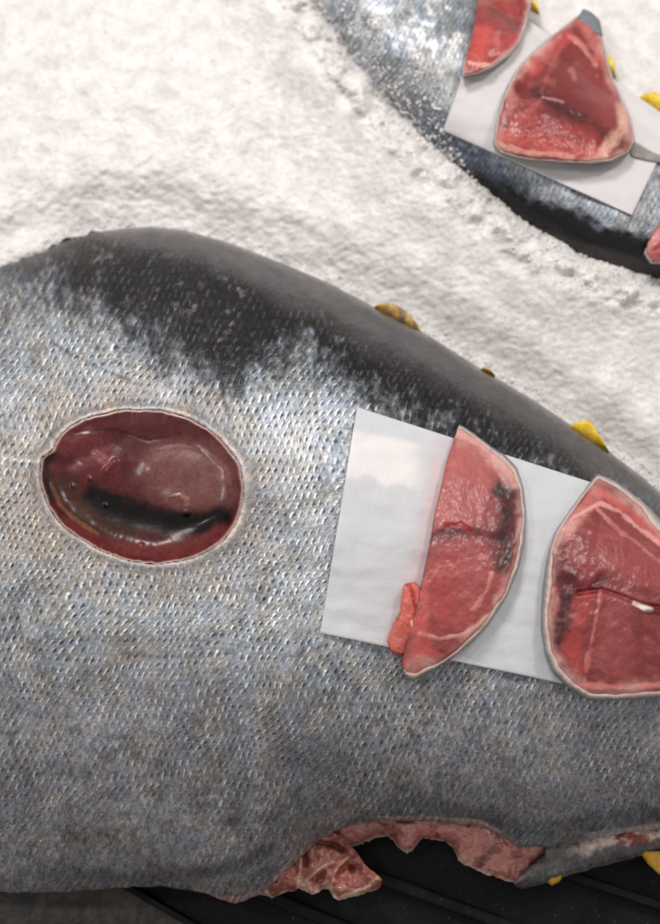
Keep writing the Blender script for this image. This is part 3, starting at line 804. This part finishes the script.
B_ = lambda *p: zr(p, 530, 460, 3.69)
sB = steak('tuna_steak',
    [(597,473,8,1),(612,479,12,1),(626,488,13,1),(645,503,12,1),(665,524,12,1),(700,560,10,1),(728,600,8,1),(735,640,6,1),(720,675,6,1),(690,693,6,1),(660,698,8,1),(620,701,8,1),
     (590,701,8,1),(570,690,8,1),(553,674,9,1),(545,655,10,1),(541,630,10,1),(541,605,9,1),(544,575,9,1),(549,550,8,1),(556,530,7,1),(570,509,6,1),(585,489,5,1)],
    (630,595), sf1, .016, (124,50,50),
    [(B_((135,430),(140,500),(110,560),(85,640)), 15, (34,6,9), 1, 0, 5),
     (B_((270,440),(400,470),(500,510)), 12, (112,46,48), .7, 0, 4),
     (B_((420,300),(520,400),(600,440)), 30, (140,66,62), .5, 0, 5),
     (B_((250,130),(200,180),(130,280)), 7, (206,112,106), .7, 0, 3),
     (B_((250,110),(300,140),(380,200),(480,300),(600,400)), 5, (200,92,88), .8, 0, 2),
     (B_((150,220),(200,190),(260,160),(330,190),(400,250),(480,310),(560,370)), 3, (226,158,150), .8, .0008, 1.5),
     (B_((250,180),(330,260),(400,310),(480,380),(560,420)), 2.5, (214,140,134), .6, .0004, 2),
     (B_((190,300),(200,400),(160,440)), 18, (146,56,60), .6, 0, 5),
     (B_((300,300),(400,400),(500,440)), 22, (160,72,72), .6, 0, 5),
     (B_((130,440),(110,520),(90,600),(90,660)), 10, (74,14,20), .9, -.0005, 4),
     (B_((120,440),(180,480),(230,470),(265,440)), 7, (84,16,22), .9, -.001, 3),
     (B_((95,480),(85,560)), 5, (168,40,44), .5, 0, 2),
     (B_((180,490),(265,480),(330,500),(400,530),(480,545),(600,600)), 3.2, (110,18,24), .95, -.0022, 1.2),
     (B_((300,470),(400,490),(500,520)), 6, (122,48,50), .6, -.0005, 3),
     (B_((385,530),(420,545),(445,552)), 3, (232,220,212), .95, .001, .8),  # small white mark in the crease
     (B_((440,560),(480,565)), 4, (60,20,22), .7, 0, 1),
     (B_((200,520),(190,600),(150,700)), 10, (178,66,64), .6, 0, 4),
     (B_((262,490),(255,540),(235,640),(210,740),(200,850)), 2.8, (214,122,114), .55, .0008, 2.2),
     (B_((320,540),(300,640),(320,740)), 22, (158,78,80), .55, 0, 7),
     (B_((170,720),(180,790)), 6, (178,66,60), .6, 0, 2.5),
     (B_((180,830),(300,838),(480,830)), 4, (222,124,116), .7, 0, 2)],
    'broad red steak cut by the right edge, a small white mark in its central crease', 441, dome=.004)

C_ = lambda *p: zr(p, 440, 0, 3.0)
sC = steak('tuna_steak',
    [(585,10,2,0),(600,22,2,0),(604,45,1.9,1),(611,72,1.9,1),(622,98,2.5,1),(632,120,3.1,1),(635,140,3.7,1),(630,152,4.3,1),(612,162,4.3,1),(590,164,3.7,1),(560,163,3.7,1),(525,160,3.7,1),(500,154,3.7,1),(493,145,3.7,1),
     (495,125,3.7,1),(501,102,3.7,1),(508,84,3.7,1),(516,70,3.1,1),(530,54,2.5,1),(548,38,2.5,1),(566,24,1.9,1)],
    (562,105), f2zs, .016, (118,36,34),
    [(C_((380,130),(450,260),(500,370)), 26, (120,42,42), .7, 0, 4),
     (C_((300,280),(400,340),(520,410)), 11, (92,30,32), .7, 0, 4),
     (C_((320,140),(250,230),(205,330)), 6, (196,120,112), .5, 0, 3),
     (C_((430,60),(470,110),(480,180)), 9, (196,112,104), .8, 0, 2.5),
     (C_((380,100),(420,130),(470,190)), 3, (214,130,120), .7, .0006, 1.5),
     (C_((380,110),(330,210),(300,290)), 3, (170,84,78), .5, .0008, 2.5),
     (C_((380,110),(300,180),(240,250)), 7, (188,76,70), .6, 0, 3),
     (C_((230,230),(245,275),(260,230)), 6, (100,16,20), .9, -.001, 2.5),
     (C_((290,280),(340,310),(400,345),(470,385),(530,420)), 6, (70,18,20), .9, -.001, 2.5),
     (C_((310,290),(370,305)), 1.5, (206,140,130), .5, .0006, 1.2),
     (C_((460,200),(500,320),(530,380)), 14, (150,52,50), .5, 0, 4),
     (C_((395,210),(405,235)), 4, (196,120,112), .5, .0006, 2.5),
     (C_((300,300),(240,360),(180,420)), 4, (176,82,78), .6, 0, 2),
     (C_((190,410),(280,430),(400,450),(480,460)), 9, (196,88,80), .7, 0, 3),
     (C_((170,430),(260,455),(400,470)), 3.5, (226,150,138), .8, 0, 1.5),
     (C_((545,330),(550,380),(500,440),(480,470)), 7, (222,170,150), .8, 0, 3),
     (C_((240,360),(320,400),(440,410)), 14, (166,50,48), .5, 0, 4),
     (C_((420,35),(470,70),(480,110)), 2.5, (212,150,140), .6, 0, 1)],
    'thick triangular red steak on the paper at the upper right, pointing up', 471, dome=.006)
def tip(name, pts, zt, zb, c0, label=None, th=.006):
    pts = resample([(*p, 0, 0) for p in pts], 80)[:, :2]; c = pts.mean(0)
    K = 14; k = np.linspace(0, 1, K)[:, None]
    u = c[0]+(pts[None, :, 0]-c[0])*k; v = c[1]+(pts[None, :, 1]-c[1])*k
    z = zt(u, v)-.0025*k**6; col = np.ones(u.shape+(3,))*lin(c0)*(1+.25*fbm(u, v, 7, 500))[..., None]
    rows = np.concatenate([P(u, v, z), P(u[-1:], v[-1:], z[-1:]-th)]); N = 80
    f = [tuple(x) for x in gridfaces(K+1, N, True)[:, ::-1].tolist()]+[tuple((K*N+np.arange(N)[::-1]).tolist())]
    o = link(name, rows, f, M_rim, None, np.concatenate([col, col[-1:]]), None, np.concatenate([np.stack([u, v], -1), np.stack([u[-1:], v[-1:]+5], -1)])/100)
    if label: o['label'] = label
    return o
t1_ = tip('skin', [(583,8),(592,12),(600,20),(603,36),(598,36),(588,27),(577,19)], lambda u, v: f2zs(u, v)+.0205, 0, (104,112,118), 'blue grey skin on the top corner')
t2_ = tip('skin', [(630,139),(638,143),(650,150),(664,157),(676,162),(676,166),(660,163),(645,160),(630,156)], lambda u, v: f2zs(u, v)+.006, 0, (150,142,136), 'thin grey tail of skin', .004)
t1_.name = 'skin_corner'; t2_.name = 'skin_tail'
adopt(sC, t1_, t2_)
sD = steak('tuna_steak',
    [(480,-25,2,0),(505,-32,3,1),(528,-22,5,1),(532,0,5,1),(529,20,5,1),(521,42,5,1),(508,58,5,1),(492,69,5,1),(475,75,5,1),(462,77,4,1),(463,66,2,1),(468,48,2,0),(473,25,2,0),(477,0,2,0)],
    (497,25), lambda u, v: np.maximum(f2z(u, v), .118), .013, (150,56,52),
    [(C_((150,30),(200,60),(240,90)), 5, (110,40,44), .9, -.0006, 3), (C_((240,0),(245,60),(225,100)), 4, (130,36,38), .8, 0, 2.5),
     (C_((170,50),(190,80),(150,110)), 4, (150,56,56), .6, 0, 2), (C_((130,100),(110,180)), 9, (204,84,76), .6, 0, 3),
     (C_((160,150),(150,165),(180,160)), 2.4, (216,160,150), .5, .0003, 2), (C_((90,190),(160,195),(220,150)), 3, (228,170,160), .7, 0, 1.5),
     (C_((170,100),(175,140)), 3, (206,120,112), .4, 0, 3), (C_((200,130),(230,110)), 5, (186,60,60), .6, 0, 2)],
    'small red steak cut off by the top edge, left of the triangular one', 481)
sE = steak('tuna_steak',
    [(666,210,2,0),(656,228,1,0),(648,242,1,0),(643,254,5,1),(650,264,6,1),(668,266,6,1),(690,262,6,1),(712,240,4,1),(705,214,3,1),(685,203,2,0)],
    (676,236), lambda u, v: np.maximum(f2z(u, v), .105), .012, (176,86,86),
    [([(650,246),(660,236)], 4, (206,140,136), .7, 0, 2), ([(655,248),(668,244)], 3, (140,40,44), .7, 0, 1)],
    'pink steak corner at the right edge on the black back of the half-buried tuna', 491)

# ================================================================== ICE
def zice(u, v):
    z = .100+.004*fbm(u, v, 120, 601, 3)+0*u
    d1 = dtop(u)-v                       # px above fish 1 back
    z = z-.020*sst(70, 0, d1)
    z = z+.013*np.exp(-((d1-4)/14)**2)*sst(85, 20, u)*1.0
    z = z-.06*sst(0, -60, d1)
    z = z-.012*sst(100, 20, d1)*sst(430, 650, u)*0
    s, n = f2_sn(u, v)
    lo = np.interp(s, LO[:, 0], LO[:, 1]); hi = np.interp(s, UPE[:, 0], UPE[:, 1])
    dl = n-lo; du_ = hi-n
    z = z+(.026+.007*fbm(u, v, 15, 611, 3)*sst(40, 8, dl))*np.exp(-((dl-6)/np.where(dl > 6, 60, 26))**2)
    ins = np.minimum(-dl, -du_)
    z = z-.06*sst(12, 50, ins)
    nl = sst(230, 20, d1)*sst(640, 100, u)
    z = z+.0012*fbm(u, v, 40, 602, 2)+(.0003+.0007*nl)*fbm(u, v, 10, 603, 3)+(.00055+.00025*nl)*fbm(u*.8+v*.5, v*1.3-u*.4, 4.2, 604, 2)
    z = z-(z-.014)*sst(-130, -190, d1)
    return z
ui = np.concatenate([np.arange(-330, -20, 5.), np.arange(-20, 690, 1.8), np.arange(690, 960, 5.)])
vi = np.concatenate([np.arange(-420, -20, 5.), np.arange(-20, 560, 1.8), np.arange(560, 900, 6.)])
U, V = np.meshgrid(ui, vi)
Z = zice(U, V)
fi = gridfaces(len(vi), len(ui), flip=True)
kf = (V.ravel()[fi] < dtop(U.ravel()[fi])+150).all(1)
fi = fi[kf]
# slide the whole front edge under the fish body
ice = link('crushed_ice', P(U, V, Z), fi, M_ice)
ice['kind'] = 'structure'; ice.name = 'ice_bed'
# loose grains
base = []
ph_ = (1+5**.5)/2
ico = np.array([(-1,ph_,0),(1,ph_,0),(-1,-ph_,0),(1,-ph_,0),(0,-1,ph_),(0,1,ph_),(0,-1,-ph_),(0,1,-ph_),(ph_,0,-1),(ph_,0,1),(-ph_,0,-1),(-ph_,0,1)])/1.9
icf = np.array([(0,11,5),(0,5,1),(0,1,7),(0,7,10),(0,10,11),(1,5,9),(5,11,4),(11,10,2),(10,7,6),(7,1,8),(3,9,4),(3,4,2),(3,2,6),(3,6,8),(3,8,9),(4,9,5),(2,4,11),(6,2,10),(8,6,7),(9,8,1)])
N = 90000
gu = rng.uniform(-60, 720, N); gv = rng.uniform(-60, 540, N)
d1 = dtop(gu)-gv
s_, n_2 = f2_sn(gu, gv)
lo = np.interp(s_, LO[:, 0], LO[:, 1]); hi = np.interp(s_, UPE[:, 0], UPE[:, 1])
zi = zice(gu, gv)
z2 = np.where((n_2 < lo) & (n_2 > hi), f2_z0(gu, gv)[0], -1)
edge2 = (n_2 > lo-13)
keep = (d1 > -1-4*sst(90, 20, gu)*rng.uniform(0, 1, N)) & ((zi > z2-.003) | (n_2 < hi)) & ((d1 < 14) | (np.abs(n_2-lo) < 22)) & (rng.uniform(0, 1, N) < .8)
gu, gv, zi = gu[keep], gv[keep], zi[keep]; n = len(gu)
# extra grains spilled on the submerged fish's back edge
ss = rng.uniform(-120, 420, 1500); nn = np.interp(ss, LO[:, 0], LO[:, 1])-rng.uniform(0, 13, 1500)
eu, ev = f2_uv(ss, nn); ez = f2_z0(eu, ev)[0]; nice = len(gu)
k_ = rng.uniform(0, 1, 3000)**2.6*95; s9 = rng.uniform(-330, 190, 3000)
n9 = np.interp(s9, LO[:, 0], LO[:, 1])-8-k_*sst(200, -40, s9)
e9, f9 = f2_uv(s9, n9); eu = np.r_[eu, e9]; ev = np.r_[ev, f9]; ez = np.r_[ez, f2_z0(e9, f9)[0]-.0002]
gu = np.r_[gu, eu]; gv = np.r_[gv, ev]; zi = np.r_[zi, np.maximum(ez, zice(eu, ev))]; n = len(gu)
ctr = P(gu, gv, zi-np.where(np.arange(n) >= nice, 0., .0001))
sz = np.where(np.arange(n) >= nice, rng.lognormal(math.log(.00085), .4, n), rng.lognormal(math.log(.00065), .35, n))[:, None, None]
q = ico[None]*sz*rng.uniform(.55, 1.4, (n, 1, 3))*rng.uniform(.75, 1.25, (n, 12, 1))
A1 = rng.uniform(0, 6.28, n); ca_, sa_ = np.cos(A1)[:, None], np.sin(A1)[:, None]
q = np.stack([q[..., 0]*ca_-q[..., 1]*sa_, q[..., 0]*sa_+q[..., 1]*ca_, q[..., 2]], -1)
A2 = rng.uniform(0, 6.28, n); ca_, sa_ = np.cos(A2)[:, None], np.sin(A2)[:, None]
q = np.stack([q[..., 0], q[..., 1]*ca_-q[..., 2]*sa_, q[..., 1]*sa_+q[..., 2]*ca_], -1)
vv = (ctr[:, None]+q).reshape(-1, 3)
ff = (icf[None]+12*np.arange(n)[:, None, None]).reshape(-1, 3)
gr_ = link('ice_grains', vv, ff, M_icec, smooth=False)
gr_['kind'] = 'stuff'; tag(gr_, 'loose grains of white crushed ice heaped round both tuna', 'crushed ice')

# ================================================================== COUNTER AND TRAY
def box(name, p0, p1, w, z0, z1, mat, bev=.25, n=30):
    """rounded bar between two photo positions lying at height z"""
    a = P(np.array(p0[0]), np.array(p0[1]), np.array(z0)); b = P(np.array(p1[0]), np.array(p1[1]), np.array(z0))
    d = (b-a); L = np.linalg.norm(d); d /= L; side = np.array([-d[1], d[0], 0])
    prof = [(-.5, 0), (-.5, .6), (-.42, .9), (-.3, 1), (.3, 1), (.42, .9), (.5, .6), (.5, 0)]
    s = np.linspace(0, L, n)
    rows = np.array([[a+d*q+side*w*x+np.array([0, 0, (z1-z0)*y+.0001*math.sin(q*300)]) for (x, y) in prof] for q in s])
    K = len(prof)
    f = [tuple(x) for x in gridfaces(n, K).tolist()]+[tuple(range(K)), tuple(((n-1)*K+np.arange(K)[::-1]).tolist())]
    f += [((i)*K+K-1, i*K, (i+1)*K, (i+1)*K+K-1) for i in range(n-1)]
    return link(name, rows, f, mat, smooth=False)
g = 3.0
cnt = link('counter_top', [(-g, -g, -.004), (g, -g, -.004), (g, g, -.004), (-g, g, -.004)], [(0, 1, 2, 3)], M_counter)
cnt['kind'] = 'structure'
# tray: base plate right of the rim line, ribs running down to the right
def pl(u, v, z=.002): return P(np.array(float(u)), np.array(float(v)), np.array(z)).tolist()
q = [pl(130, 886), pl(212, 930), pl(380, 1020), pl(1200, 1020), pl(1200, 600), pl(130, 600)]
vv = q+[[a[0], a[1], -.002] for a in q]
base_ = link('base', vv, [(0, 1, 2, 3, 4, 5), (11, 10, 9, 8, 7, 6)]+[(i, i+6, (i+1) % 6+6, (i+1) % 6) for i in range(6)], M_tray, smooth=False)
tr = empty('tray', pl(500, 900, 0.), 'black ribbed plastic tray under the torn belly of the large tuna', 'tray')
ribs = []
for (p0, p1, w, h) in (((240,826),(530,934),.010,.010),((395,818),(720,926),.008,.010),((560,818),(860,926),.008,.010),((90,822),(380,942),.010,.006)):
    ribs.append(box('rib', p0, p1, w, .002, .002+h, M_tray))
rimo = box('rim', (118,880), (260,962), .006, -.002, .012, M_tray)
adopt(tr, base_, rimo, *ribs)

# ================================================================== LIGHT
w = bpy.data.worlds.new('World'); scene.world = w; w.use_nodes = True
bg = w.node_tree.nodes['Background']; bg.inputs[0].default_value = (1, .98, .96, 1); bg.inputs[1].default_value = .50
def area(loc, target, size, power, colr=(1, .97, .94), sy=None):
    l = bpy.data.lights.new('ceiling_lamp', 'AREA'); l.energy = power; l.color = colr; l.size = size
    if sy: l.shape = 'RECTANGLE'; l.size_y = sy
    o = bpy.data.objects.new('ceiling_lamp', l); COL.objects.link(o); o.location = loc
    import mathutils
    d = mathutils.Vector(target)-mathutils.Vector(loc); o.rotation_euler = d.to_track_quat('-Z', 'Y').to_euler()
    return o
area((-.35, 1.0, 1.6), (0, .12, .1), .35, 17, (1, .96, .92))
area((.7, .75, 1.5), (0, .05, .1), .25, 8, (1, .97, .95))
area((-.9, .1, 1.7), (0, 0, .1), .12, 4.5, (.97, .98, 1))
scene.view_settings.view_transform = 'Standard'; scene.view_settings.look = 'None'
scene.view_settings.exposure = -.08; scene.view_settings.gamma = 1
scene.render.engine = 'CYCLES'
